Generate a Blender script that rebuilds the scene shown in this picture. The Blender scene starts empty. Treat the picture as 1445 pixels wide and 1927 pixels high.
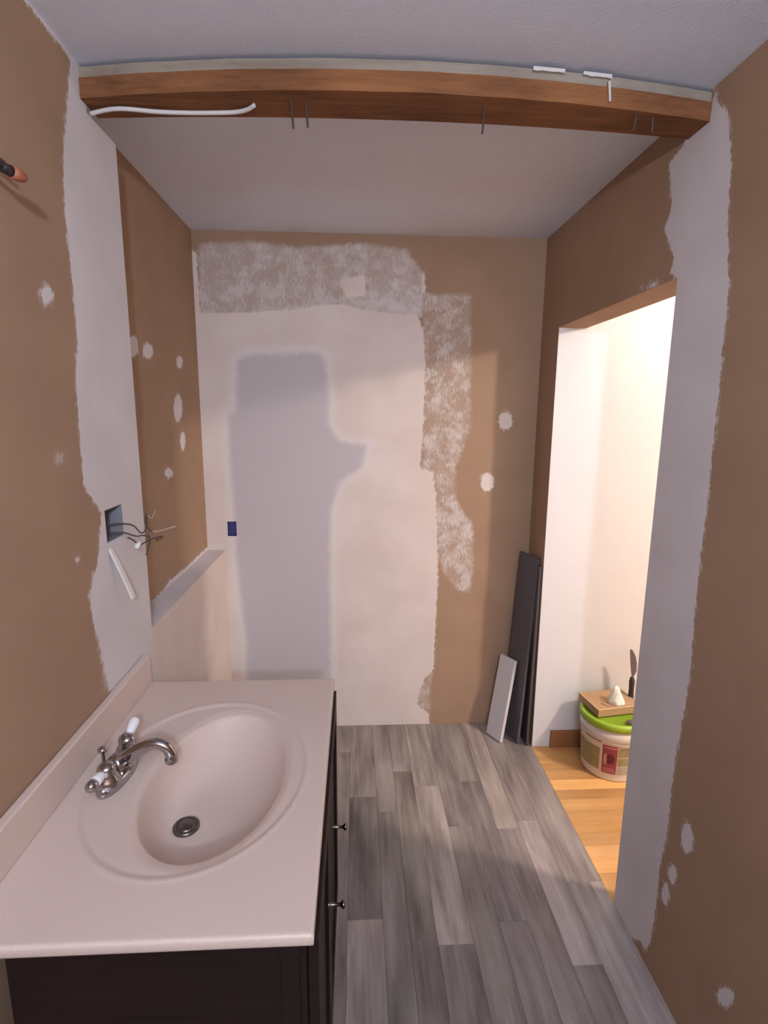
import bpy, bmesh, math, random
import numpy as np
from mathutils import Vector, Matrix, Euler, noise as mnoise

random.seed(7)
S = bpy.context.scene
COL = S.collection

# ------------------------------------------------------------------ camera
cam_data = bpy.data.cameras.new('camera')
cam_data.sensor_fit = 'HORIZONTAL'
cam_data.sensor_width = 36.0
cam_data.lens = 1011.2 / 1445 * 36.0
cam_data.clip_start = 0.02
camera = bpy.data.objects.new('camera', cam_data)
COL.objects.link(camera)
_r = Vector((0.99867281, -0.0508211, 0.00835642))
_u = Vector((0.00109432, 0.18315097, 0.98308419))
_b = -Vector((0.0514919, 0.98177031, -0.18296351))
camera.matrix_world = Matrix(((_r.x, _u.x, _b.x, 0.0), (_r.y, _u.y, _b.y, 0.0), (_r.z, _u.z, _b.z, 1.6222), (0, 0, 0, 1)))
S.camera = camera

# ------------------------------------------------------------------ world, exposure
world = bpy.data.worlds.new('world')
world.use_nodes = True
world.node_tree.nodes['Background'].inputs[0].default_value = (0.5, 0.48, 0.5, 1)
world.node_tree.nodes['Background'].inputs[1].default_value = 0.05
S.world = world
S.view_settings.view_transform = 'Standard'
S.view_settings.look = 'None'
S.view_settings.gamma = 1.0
S.view_settings.use_curve_mapping = False
S.view_settings.exposure = 0.0

# the two ceiling lamps of the place: one in this room behind the camera, one in the hallway beyond the doorway
ROOM_LAMP = (0.22, -1.1, 2.05)
ROOM_POWER = 166.0
ROOM_COLOR = (0.67, 0.81, 1.03)
HALL_LAMP = (2.2, 0.97, 2.27)
HALL_POWER = 84.0          # bare part of the bulb
HALL_DOWN = 27.0           # extra disc light, added to weight the lamp's light downward
HALL_COLOR = (1.0, 0.86, 0.75)

# ------------------------------------------------------------------ dimensions (metres; camera stands over the origin)
XL, XA, XR = -0.635, -0.722, 0.865      # left wall, back of its recess, right wall
YB, YF = 2.577, -1.6                    # back wall, wall behind the camera
ZC = 2.40
YS, YBEAM, ZSTUB, ZL = 1.611, 1.455, 2.312, 0.956
YD1, YD2, ZD = 1.497, 2.362, 1.984      # doorway
WT = 0.125                              # thickness of the right wall
ZT = 0.82                               # vanity top
VX, VY0, VY1 = -0.067, 0.706, 1.530

# ------------------------------------------------------------------ helpers
def mat(name):
    m = bpy.data.materials.new(name); m.use_nodes = True
    nt = m.node_tree
    return m, nt, nt.nodes['Principled BSDF']

def N(nt, typ, **kw):
    n = nt.nodes.new(typ)
    for k, v in kw.items():
        if k == 'ins':
            for i, val in v.items(): n.inputs[i].default_value = val
        else: setattr(n, k, v)
    return n

def simple(name, col, rough=0.5, metal=0.0, spec=0.5, var=0.0, scale=30.0, bump=0.0, bscale=200.0, coat=0.0):
    m, nt, b = mat(name)
    b.inputs['Roughness'].default_value = rough
    b.inputs['Metallic'].default_value = metal
    b.inputs['Specular IOR Level'].default_value = spec
    b.inputs['Coat Weight'].default_value = coat
    tc = N(nt, 'ShaderNodeTexCoord')
    no = N(nt, 'ShaderNodeTexNoise', ins={'Scale': scale, 'Detail': 4.0})
    nt.links.new(tc.outputs['Object'], no.inputs['Vector'])
    mr = N(nt, 'ShaderNodeMapRange', ins={'To Min': 1 - var, 'To Max': 1 + var})
    nt.links.new(no.outputs['Fac'], mr.inputs['Value'])
    mx = N(nt, 'ShaderNodeVectorMath', operation='SCALE')
    mx.inputs[0].default_value = col
    nt.links.new(mr.outputs[0], mx.inputs['Scale'])
    nt.links.new(mx.outputs[0], b.inputs['Base Color'])
    if bump > 0:
        n2 = N(nt, 'ShaderNodeTexNoise', ins={'Scale': bscale, 'Detail': 3.0})
        nt.links.new(tc.outputs['Object'], n2.inputs['Vector'])
        bp = N(nt, 'ShaderNodeBump', ins={'Strength': bump, 'Distance': 0.002})
        nt.links.new(n2.outputs['Fac'], bp.inputs['Height'])
        nt.links.new(bp.outputs[0], b.inputs['Normal'])
    return m

def link_obj(name, me, parent=None):
    o = bpy.data.objects.new(name, me); COL.objects.link(o)
    if parent is not None: o.parent = parent
    return o

def from_bm(name, bm, m, parent=None, smooth=False):
    me = bpy.data.meshes.new(name); bm.normal_update(); bm.to_mesh(me); bm.free()
    if m: me.materials.append(m)
    if smooth:
        for p in me.polygons: p.use_smooth = True
    return link_obj(name, me, parent)

def tag(o, label=None, cat=None, group=None, kind=None):
    if label: o['label'] = label
    if cat: o['category'] = cat
    if group: o['group'] = group
    if kind: o['kind'] = kind
    return o

def thing(name, label, cat, loc=(0, 0, 0), rot=(0, 0, 0), group=None):
    o = bpy.data.objects.new(name, None); COL.objects.link(o)
    o.location = loc; o.rotation_euler = rot; o.empty_display_size = 0.05
    return tag(o, label, cat, group)

def box(bm, lo, hi, bev=0.0, seg=2):
    lo, hi = Vector(lo), Vector(hi)
    r = bmesh.ops.create_cube(bm, size=1.0, matrix=Matrix.Translation((lo + hi) / 2) @ Matrix.Diagonal((*(hi - lo), 1)))
    if bev > 0:
        es = list({e for v in r['verts'] for e in v.link_edges})
        bmesh.ops.bevel(bm, geom=es, offset=bev, segments=seg, affect='EDGES', profile=0.5)
    return r['verts']

def tube(bm, pts, rad, sides=10, cap=True, closed_tip=False):
    pts = [Vector(p) for p in pts]
    rs = rad if isinstance(rad, (list, tuple)) else [rad] * len(pts)
    rings = []; prev = None
    for i, p in enumerate(pts):
        t = (pts[min(i + 1, len(pts) - 1)] - pts[max(i - 1, 0)]).normalized()
        if prev is None:
            a = Vector((0, 0, 1)) if abs(t.z) < 0.9 else Vector((1, 0, 0))
            nrm = t.cross(a).normalized()
        else:
            nrm = (prev - t * prev.dot(t)).normalized()
        prev = nrm; bn = t.cross(nrm)
        rings.append([bm.verts.new(p + (nrm * math.cos(k * 2 * math.pi / sides) + bn * math.sin(k * 2 * math.pi / sides)) * rs[i]) for k in range(sides)])
    for a, b in zip(rings, rings[1:]):
        for k in range(sides):
            bm.faces.new((a[k], a[(k + 1) % sides], b[(k + 1) % sides], b[k]))
    if cap:
        bm.faces.new(rings[0][::-1]); bm.faces.new(rings[-1])

def spline(pts, n=8):
    pts = [Vector(p) for p in pts]; out = []
    P = [pts[0]] + pts + [pts[-1]]
    for i in range(1, len(P) - 2):
        for k in range(n):
            t = k / n
            a, b, c, d = P[i - 1], P[i], P[i + 1], P[i + 2]
            out.append(0.5 * ((2 * b) + (c - a) * t + (2 * a - 5 * b + 4 * c - d) * t * t + (3 * b - a - 3 * c + d) * t ** 3))
    out.append(pts[-1]); return out

def lathe(bm, prof, origin=(0, 0, 0), axis=(0, 0, 1), sides=32):
    q = Vector((0, 0, 1)).rotation_difference(Vector(axis).normalized()); o = Vector(origin)
    rings = []
    for r, z in prof:
        if r < 1e-6: rings.append([bm.verts.new(o + q @ Vector((0, 0, z)))])
        else: rings.append([bm.verts.new(o + q @ Vector((r * math.cos(k * 2 * math.pi / sides), r * math.sin(k * 2 * math.pi / sides), z))) for k in range(sides)])
    for a, b in zip(rings, rings[1:]):
        for k in range(sides):
            k2 = (k + 1) % sides
            if len(a) == 1 and len(b) == 1: continue
            if len(a) == 1: bm.faces.new((a[0], b[k2], b[k]))
            elif len(b) == 1: bm.faces.new((a[k], a[k2], b[0]))
            else: bm.faces.new((a[k], a[k2], b[k2], b[k]))

# ------------------------------------------------------------------ painted drywall: filler, primer and bare board show as areas with their own outline
# outlines in wall coordinates (metres): back wall (x, z); left wall, recess and right wall (y, z)
AREAS = {
    'back_main': [[[-0.809, 2.053], [-0.725, 2.05], [-0.479, 2.059], [-0.264, 2.076], [-0.168, 2.096], [-0.072, 2.102], [0.049, 2.079], [0.17, 2.065], [0.28, 2.063], [0.311, 1.986], [0.322, 1.808], [0.32, 1.562], [0.307, 1.36], [0.364, 1.339], [0.388, 1.23], [0.397, 1.071], [0.41, 0.77], [0.402, 0.485], [0.398, 0.309], [0.357, 0.265], [0.331, 0.191], [0.318, 0.115], [0.384, 0.053], [0.381, -0.04], [-0.198, -0.072], [-0.803, -0.057]], [[-0.719, 2.317], [-0.701, 2.307], [-0.701, 2.05], [-0.787, 2.026]], [[-0.071, 2.209], [0.039, 2.227], [0.044, 2.141], [-0.048, 2.13]], [[0.293, 2.239], [0.313, 2.24], [0.315, 2.153], [0.297, 2.16]]],
    'back_dense': [[[-0.694, 2.351], [-0.468, 2.367], [-0.259, 2.345], [0.048, 2.368], [0.238, 2.343], [0.251, 2.317], [0.313, 2.246], [0.315, 2.137], [0.307, 2.044], [-0.169, 2.037], [-0.717, 2.027]], [[-0.083, 2.22], [0.048, 2.234], [0.048, 2.132], [-0.072, 2.141]]],
    'back_scrub': [[[0.302, 2.16], [0.53, 2.159], [0.543, 1.954], [0.547, 1.713], [0.558, 1.564], [0.488, 1.36], [0.493, 1.204], [0.582, 1.084], [0.588, 0.796], [0.585, 0.718], [0.514, 0.727], [0.439, 0.811], [0.396, 0.908], [0.384, 1.151], [0.307, 1.347], [0.31, 1.808]], [[0.396, 1.098], [0.521, 1.164], [0.586, 1.044], [0.593, 0.81], [0.52, 0.791], [0.409, 0.908]], [[0.306, 0.305], [0.398, 0.303], [0.396, 0.037], [0.319, 0.07]], [[0.048, 2.223], [0.308, 2.239], [0.317, 2.068], [0.073, 2.068]]],
    'back_panel': [[[-0.542, 1.849], [-0.486, 1.874], [-0.171, 1.887], [-0.142, 1.85], [-0.129, 1.694], [-0.131, 1.559], [-0.076, 1.48], [0.05, 1.465], [0.025, 1.359], [-0.077, 1.294], [-0.125, 1.151], [-0.133, 0.802], [-0.131, 0.55], [-0.134, 0.2], [-0.086, -0.075], [-0.571, -0.062], [-0.552, 0.499], [-0.578, 0.778], [-0.584, 0.941], [-0.587, 1.178], [-0.596, 1.432], [-0.594, 1.593], [-0.556, 1.629]]],
    'back_spots': [[[0.747, 1.586], [0.742, 1.56], [0.726, 1.545], [0.705, 1.545], [0.688, 1.56], [0.68, 1.585], [0.685, 1.61], [0.701, 1.626], [0.722, 1.626], [0.74, 1.611]], [[0.673, 1.288], [0.668, 1.26], [0.652, 1.243], [0.631, 1.243], [0.613, 1.26], [0.605, 1.288], [0.611, 1.315], [0.627, 1.332], [0.648, 1.333], [0.666, 1.316]]],
    'left_strip': [[[1.191, 2.421], [1.226, 2.393], [1.318, 2.395], [1.397, 2.389], [1.363, 2.29], [1.32, 2.155], [1.308, 2.045], [1.312, 1.915], [1.312, 1.778], [1.289, 1.705], [1.281, 1.587], [1.279, 1.446], [1.35, 1.369], [1.324, 1.281], [1.296, 1.234], [1.256, 1.188], [1.263, 1.117], [1.286, 1.031], [1.304, 0.928], [1.33, 0.869], [2.217, 0.358], [2.888, 3.881], [1.267, 2.473]]],
    'left_spots': [[[1.226, 1.858], [1.219, 1.845], [1.206, 1.836], [1.191, 1.833], [1.18, 1.838], [1.178, 1.848], [1.185, 1.86], [1.198, 1.87], [1.213, 1.873], [1.224, 1.869]], [[1.226, 1.283], [1.223, 1.279], [1.218, 1.277], [1.213, 1.279], [1.209, 1.283], [1.208, 1.289], [1.211, 1.293], [1.216, 1.295], [1.221, 1.293], [1.225, 1.289]]],
    'left_scrub': [[[1.276, 1.241], [1.326, 1.246], [1.335, 0.897], [1.28, 0.927], [1.266, 1.075], [1.248, 1.19]], [[1.213, 1.517], [1.205, 1.507], [1.189, 1.502], [1.171, 1.504], [1.158, 1.511], [1.155, 1.522], [1.162, 1.532], [1.177, 1.537], [1.195, 1.536], [1.209, 1.528]]],
    'recess_spots': [[[1.893, 1.829], [1.88, 1.808], [1.856, 1.793], [1.829, 1.791], [1.81, 1.801], [1.806, 1.819], [1.818, 1.84], [1.841, 1.854], [1.868, 1.858], [1.888, 1.848]], [[2.026, 1.83], [2.013, 1.812], [1.985, 1.8], [1.955, 1.797], [1.933, 1.805], [1.927, 1.819], [1.939, 1.836], [1.965, 1.848], [1.995, 1.852], [2.019, 1.845]], [[2.358, 1.819], [2.347, 1.803], [2.324, 1.791], [2.299, 1.79], [2.281, 1.797], [2.276, 1.811], [2.286, 1.827], [2.308, 1.838], [2.334, 1.841], [2.353, 1.833]], [[2.316, 1.631], [2.299, 1.597], [2.267, 1.576], [2.235, 1.577], [2.213, 1.597], [2.209, 1.63], [2.225, 1.663], [2.255, 1.685], [2.288, 1.686], [2.312, 1.665]], [[2.332, 1.494], [2.321, 1.471], [2.301, 1.458], [2.279, 1.459], [2.265, 1.475], [2.263, 1.498], [2.274, 1.52], [2.293, 1.534], [2.315, 1.533], [2.33, 1.518]], [[2.155, 1.378], [2.144, 1.369], [2.119, 1.365], [2.09, 1.368], [2.068, 1.378], [2.061, 1.389], [2.072, 1.399], [2.096, 1.403], [2.125, 1.4], [2.148, 1.39]]],
    'recess_band': [[[1.505, 1.004], [1.494, 0.944], [2.859, 0.807], [2.67, 0.972], [2.572, 0.97], [2.239, 0.966], [2.018, 0.974], [1.98, 0.959], [1.871, 0.957], [1.772, 0.951]]],
    'right_strip': [[[1.419, 2.403], [1.402, 2.355], [1.357, 2.314], [1.326, 2.202], [1.31, 2.061], [1.28, 1.914], [1.276, 1.795], [1.272, 1.673], [1.268, 1.469], [1.264, 1.39], [1.266, 1.198], [1.254, 0.987], [1.254, 0.866], [1.27, 0.716], [1.271, 0.585], [1.268, 0.47], [1.283, 0.335], [1.278, 0.232], [1.284, 0.096], [1.305, 0.034], [1.331, 0.039], [1.373, 0.004], [1.452, -0.035], [1.512, -0.016], [1.716, -0.088], [1.603, 1.428], [1.531, 1.968], [1.497, 1.988], [1.535, 2.005], [1.523, 2.035], [1.545, 2.075], [1.587, 2.133], [1.56, 2.167], [1.579, 2.255], [1.595, 2.304], [1.535, 2.321], [1.506, 2.352], [1.439, 2.338], [1.421, 2.353], [1.429, 2.403]]],
    'right_spots': [[[1.164, 0.55], [1.164, 0.523], [1.172, 0.498], [1.185, 0.486], [1.199, 0.491], [1.208, 0.512], [1.208, 0.54], [1.2, 0.565], [1.186, 0.576], [1.173, 0.571]], [[1.209, 0.398], [1.209, 0.379], [1.215, 0.36], [1.226, 0.349], [1.236, 0.351], [1.243, 0.365], [1.243, 0.385], [1.236, 0.404], [1.225, 0.414], [1.215, 0.412]], [[1.228, 0.314], [1.228, 0.292], [1.233, 0.272], [1.243, 0.262], [1.253, 0.266], [1.259, 0.282], [1.26, 0.304], [1.254, 0.324], [1.245, 0.334], [1.235, 0.33]], [[0.967, 0.309], [0.969, 0.291], [0.979, 0.268], [0.994, 0.248], [1.008, 0.24], [1.015, 0.247], [1.013, 0.267], [1.002, 0.29], [0.987, 0.309], [0.974, 0.316]], [[1.693, 2.003], [1.618, 1.999], [1.573, 1.983], [1.621, 1.986]]]
}

def sdf(u, v, polys):
    """signed distance to the nearest outline, positive inside"""
    out = np.full(u.shape, -1.0)
    for poly in polys:
        P = np.array(poly, float); Q = np.roll(P, -1, 0)
        d2 = np.full(u.shape, 1e9); ins = np.zeros(u.shape, bool)
        for (ax, ay), (bx, by) in zip(P, Q):
            ex, ey = bx - ax, by - ay
            t = np.clip(((u - ax) * ex + (v - ay) * ey) / (ex * ex + ey * ey + 1e-12), 0, 1)
            d2 = np.minimum(d2, (u - ax - t * ex) ** 2 + (v - ay - t * ey) ** 2)
            if abs(ey) > 1e-9:
                c = ((ay > v) != (by > v)) & (u < ex * (v - ay) / ey + ax)
                ins ^= c
        d = np.sqrt(d2); d = np.where(ins, d, -d)
        out = np.maximum(out, d)
    return out

LAYERS = ('filler', 'dense', 'scrub', 'board', 'cream')

class Sheets:
    """flat gridded sheets gathered into one wall mesh, with the paint layers as point attributes"""
    def __init__(s): s.v = []; s.f = []; s.a = {k: [] for k in LAYERS}
    def add(s, us, vs, place, layers=None, holes=(), flip=False, const=None):
        us = np.array(sorted(set(np.round(us, 5)))); vs = np.array(sorted(set(np.round(vs, 5))))
        U, V = np.meshgrid(us, vs, indexing='ij'); b = len(s.v)
        for x, y in zip(U.ravel(), V.ravel()): s.v.append(place(x, y))
        for k in LAYERS:
            if const and k in const: s.a[k] += [const[k]] * U.size
            elif layers and k in layers: s.a[k] += list(sdf(U.ravel(), V.ravel(), layers[k]))
            else: s.a[k] += [-1.0] * U.size
        nv = len(vs)
        for i in range(len(us) - 1):
            for j in range(nv - 1):
                cu, cv = (us[i] + us[i + 1]) / 2, (vs[j] + vs[j + 1]) / 2
                if any(h[0] < cu < h[1] and h[2] < cv < h[3] for h in holes): continue
                q = (b + i * nv + j, b + (i + 1) * nv + j, b + (i + 1) * nv + j + 1, b + i * nv + j + 1)
                s.f.append(q[::-1] if flip else q)
    def build(s, name, m):
        me = bpy.data.meshes.new(name); me.from_pydata(s.v, [], s.f)
        for k in LAYERS:
            at = me.attributes.new(k, 'FLOAT', 'POINT'); at.data.foreach_set('value', np.array(s.a[k], np.float32))
        me.materials.append(m); me.update()
        o = link_obj(name, me); o['kind'] = 'structure'
        return o

def rng(a, b, step, extra=()):
    n = max(1, int(round((b - a) / step)))
    return list(np.linspace(a, b, n + 1)) + [e for e in extra if a < e < b]

def wall_material():
    m, nt, b = mat('patched_drywall')
    b.inputs['Roughness'].default_value = 0.75
    b.inputs['Specular IOR Level'].default_value = 0.25
    L = nt.links.new
    tc = N(nt, 'ShaderNodeTexCoord')
    at = {k: N(nt, 'ShaderNodeAttribute', attribute_name=k) for k in LAYERS}
    n1 = N(nt, 'ShaderNodeTexNoise', ins={'Scale': 55.0, 'Detail': 3.0, 'Roughness': 0.65}); L(tc.outputs['Object'], n1.inputs['Vector'])
    mp = N(nt, 'ShaderNodeMapping'); mp.inputs['Scale'].default_value = (210, 210, 42); L(tc.outputs['Object'], mp.inputs['Vector'])
    n2 = N(nt, 'ShaderNodeTexNoise', ins={'Scale': 1.0, 'Detail': 3.0, 'Roughness': 0.7}); L(mp.outputs[0], n2.inputs['Vector'])
    n5 = N(nt, 'ShaderNodeTexNoise', ins={'Scale': 15.0, 'Detail': 2.0, 'Roughness': 0.6}); L(tc.outputs['Object'], n5.inputs['Vector'])
    n3 = N(nt, 'ShaderNodeTexNoise', ins={'Scale': 5.0, 'Detail': 2.0}); L(tc.outputs['Object'], n3.inputs['Vector'])
    def math_(op, a, c):
        x = N(nt, 'ShaderNodeMath', operation=op)
        for i, q in enumerate((a, c)):
            if isinstance(q, (int, float)): x.inputs[i].default_value = q
            else: L(q, x.inputs[i])
        return x.outputs[0]
    def ramp(val, lo, hi, tlo=0.0, thi=1.0):
        x = N(nt, 'ShaderNodeMapRange', ins={'From Min': lo, 'From Max': hi, 'To Min': tlo, 'To Max': thi}); L(val, x.inputs['Value']); return x.outputs[0]
    jit = math_('MULTIPLY', math_('SUBTRACT', n1.outputs['Fac'], 0.5), 0.022)
    # solid filler, ragged edge
    f_fill = ramp(math_('ADD', at['filler'].outputs['Fac'], jit), -0.0012, 0.0018)
    # bristle marks just outside the solid edge
    fr = math_('MULTIPLY', ramp(math_('ADD', at['filler'].outputs['Fac'], math_('MULTIPLY', jit, 1.6)), -0.010, 0.0), ramp(n2.outputs['Fac'], 0.50, 0.56))
    f_fill = math_('MAXIMUM', f_fill, math_('MULTIPLY', fr, 0.8))
    # dry-brushed filler: streaky, thins out towards its outline
    def brushed(sock, thresh, width):
        inside = ramp(math_('ADD', sock, math_('MULTIPLY', jit, 2.0)), -0.002, width)
        big = math_('MULTIPLY', math_('SUBTRACT', n5.outputs['Fac'], 0.5), 0.9)
        k = math_('ADD', math_('ADD', n2.outputs['Fac'], big), -thresh)
        return math_('MULTIPLY', ramp(k, -0.08, 0.16, 0.0, 0.82), inside)
    f_dense = brushed(at['dense'].outputs['Fac'], 0.47, 0.02)
    f_scrub = brushed(at['scrub'].outputs['Fac'], 0.52, 0.02)
    haze_d = ramp(at['dense'].outputs['Fac'], 0.0, 0.02, 0.0, 0.45)
    haze_s = ramp(at['scrub'].outputs['Fac'], 0.0, 0.02, 0.0, 0.22)
    f_board = ramp(math_('ADD', at['board'].outputs['Fac'], math_('MULTIPLY', jit, 1.5)), -0.016, 0.016)
    edge = ramp(math_('ABSOLUTE', math_('ADD', at['board'].outputs['Fac'], 0.012), 0.0), 0.0, 0.04, 0.5, 0.0)
    def mix(fac, c1, c2):
        x = N(nt, 'ShaderNodeMix', data_type='RGBA')
        if isinstance(fac, float): x.inputs[0].default_value = fac
        else: L(fac, x.inputs[0])
        for i, c in ((6, c1), (7, c2)):
            if isinstance(c, tuple): x.inputs[i].default_value = (*c, 1)
            else: L(c, x.inputs[i])
        return x.outputs[2]
    brown = mix(ramp(n3.outputs['Fac'], 0.3, 0.7), (0.345, 0.218, 0.136), (0.385, 0.245, 0.156))
    white = mix(ramp(n3.outputs['Fac'], 0.3, 0.7), (0.655, 0.60, 0.585), (0.715, 0.665, 0.66))
    thin = (0.60, 0.53, 0.49)
    c = mix(haze_s, brown, thin); c = mix(haze_d, c, thin)
    c = mix(f_scrub, c, (0.66, 0.60, 0.55)); c = mix(f_dense, c, (0.64, 0.58, 0.55))
    # joint compound on the back wall is creamier than the primer of the strips
    cream = mix(ramp(n3.outputs['Fac'], 0.3, 0.7), (0.68, 0.575, 0.505), (0.74, 0.64, 0.575))
    white = mix(ramp(at['cream'].outputs['Fac'], -0.1, 0.1), white, cream)
    c = mix(f_fill, c, white)
    c = mix(edge, c, (0.76, 0.71, 0.70))
    c = mix(f_board, c, (0.545, 0.49, 0.49))
    L(c, b.inputs['Base Color'])
    n4 = N(nt, 'ShaderNodeTexNoise', ins={'Scale': 260.0, 'Detail': 2.0}); L(tc.outputs['Object'], n4.inputs['Vector'])
    bp = N(nt, 'ShaderNodeBump', ins={'Strength': 0.3, 'Distance': 0.0006}); L(n4.outputs['Fac'], bp.inputs['Height']); L(bp.outputs[0], b.inputs['Normal'])
    return m

M_WALL = wall_material()
M_CEIL = simple('ceiling_paint', (0.76, 0.80, 0.90), 0.85, spec=0.2, var=0.04, bump=0.25, bscale=150)
M_HALL = simple('hall_wall_paint', (0.66, 0.645, 0.635), 0.40, spec=0.5, var=0.02, bump=0.12, bscale=60)
M_CHROME = simple('chrome', (0.44, 0.42, 0.44), 0.08, metal=1.0)
M_WHITE_PLASTIC = simple('white_plastic', (0.78, 0.74, 0.70), 0.45, var=0.03)
M_METAL_GREY = simple('galvanised_metal', (0.27, 0.27, 0.29), 0.5, metal=0.3, var=0.1)

# ------------------------------------------------------------------ shell
g = 0.012
# left wall: proud face with the filled strip, recess beyond the strip, ledge
W = Sheets()
HOLE_L = (1.368, 1.467, 1.287, 1.372)
px = lambda x: (lambda a, b: (x, a, b))
left_layers = {'filler': AREAS['left_strip'] + AREAS['left_spots'], 'scrub': AREAS['left_scrub']}
W.add(rng(YF, YBEAM, 0.05) + rng(0.6, YBEAM, g, (HOLE_L[0],)), rng(0, ZC, g, HOLE_L[2:]), px(XL), left_layers, holes=[HOLE_L])
W.add(rng(YBEAM, YS, g, (HOLE_L[1],)), rng(0, ZSTUB, g, HOLE_L[2:]), px(XL), left_layers, holes=[HOLE_L])
W.add(rng(YS, YB, g), rng(0, ZL, g), px(XL), const={'filler': 1.0, 'cream': 1.0})
W.add(rng(YBEAM, YB, g), rng(ZL, ZC, g), px(XA), {'filler': AREAS['recess_spots'] + AREAS['recess_band']})
W.add(rng(XA, XL, 0.03), rng(YS, YB, 0.05), lambda a, b: (a, b, ZL), const={'filler': 1.0})
W.add(rng(XA, XL, 0.03), rng(ZL, ZSTUB, 0.05), lambda a, b: (a, YS, b), const={'filler': 1.0}, flip=True)
W.add(rng(XA, XL, 0.03), rng(YBEAM, YS, 0.05), lambda a, b: (a, b, ZSTUB), const={'filler': 1.0})
W.add(rng(XA, XL, 0.03), rng(ZSTUB, ZC, 0.05), lambda a, b: (a, YBEAM, b), flip=True)
wall_left = W.build('wall_left', M_WALL)

# back wall
HOLE_B = (-0.622, -0.579, 1.024, 1.096)
W = Sheets()
W.add(rng(XA, XR + WT, g, HOLE_B[:2]), rng(0, ZC, g, HOLE_B[2:]), lambda a, b: (a, YB, b),
      {'filler': AREAS['back_main'] + AREAS['back_spots'], 'dense': AREAS['back_dense'], 'scrub': AREAS['back_scrub'], 'board': AREAS['back_panel']}, holes=[HOLE_B], const={'cream': 1.0})
wall_back = W.build('wall_back', M_WALL)

# right wall with the doorway
W = Sheets()
DH = (YD1, YD2, -1, ZD)
rl = {'filler': AREAS['right_strip'] + AREAS['right_spots']}
W.add(rng(YF, 0.8, 0.05) + rng(0.6, YB, g, (YD1, YD2)), rng(0, ZC, g, (ZD,)), px(XR), rl, holes=[DH], flip=True)
W.add(rng(YF, YD2, 0.1, (YD1,)), rng(0, ZC, 0.1, (ZD,)), px(XR + WT), holes=[DH], const={'filler': 1.0})
W.add(rng(XR, XR + WT, 0.02), rng(YD1, YD2, 0.05), lambda a, b: (a, b, ZD), flip=True)
W.add(rng(XR, XR + WT, 0.02), rng(0, ZD, 0.05), lambda a, b: (a, YD1, b), const={'filler': 1.0}, flip=True)
W.add(rng(XR, XR + WT, 0.02), rng(0, ZC, 0.1), lambda a, b: (a, YF, b))
wall_right = W.build('wall_right', M_WALL)

# wall behind the camera, with nothing on it
W = Sheets(); W.add(rng(XL, XR, 0.1), rng(0, ZC, 0.1), lambda a, b: (a, YF, b)); wall_front = W.build('wall_front', M_WALL)

def slab(name, lo, hi, m):
    bm = bmesh.new(); box(bm, lo, hi); o = from_bm(name, bm, m); o['kind'] = 'structure'; return o
HX1, HY0 = 3.3, -0.6
slab('ceiling', (XA - 0.05, YF - 0.05, ZC), (XR + WT, YB + 0.05, ZC + 0.05), M_CEIL)
# hallway: its far wall runs flush into the doorway
slab('wall_hall_back', (XR + 0.002, YD2, 0), (HX1, YD2 + 0.05, ZC), M_HALL)
slab('wall_hall_right', (HX1, HY0, 0), (HX1 + 0.05, YD2 + 0.05, ZC), M_HALL)
slab('wall_hall_front', (XR + WT, HY0 - 0.05, 0), (HX1 + 0.05, HY0, ZC), M_HALL)
slab('ceiling_hall', (XR + WT, HY0, ZC), (HX1, YD2 + 0.05, ZC + 0.05), M_CEIL)

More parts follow.
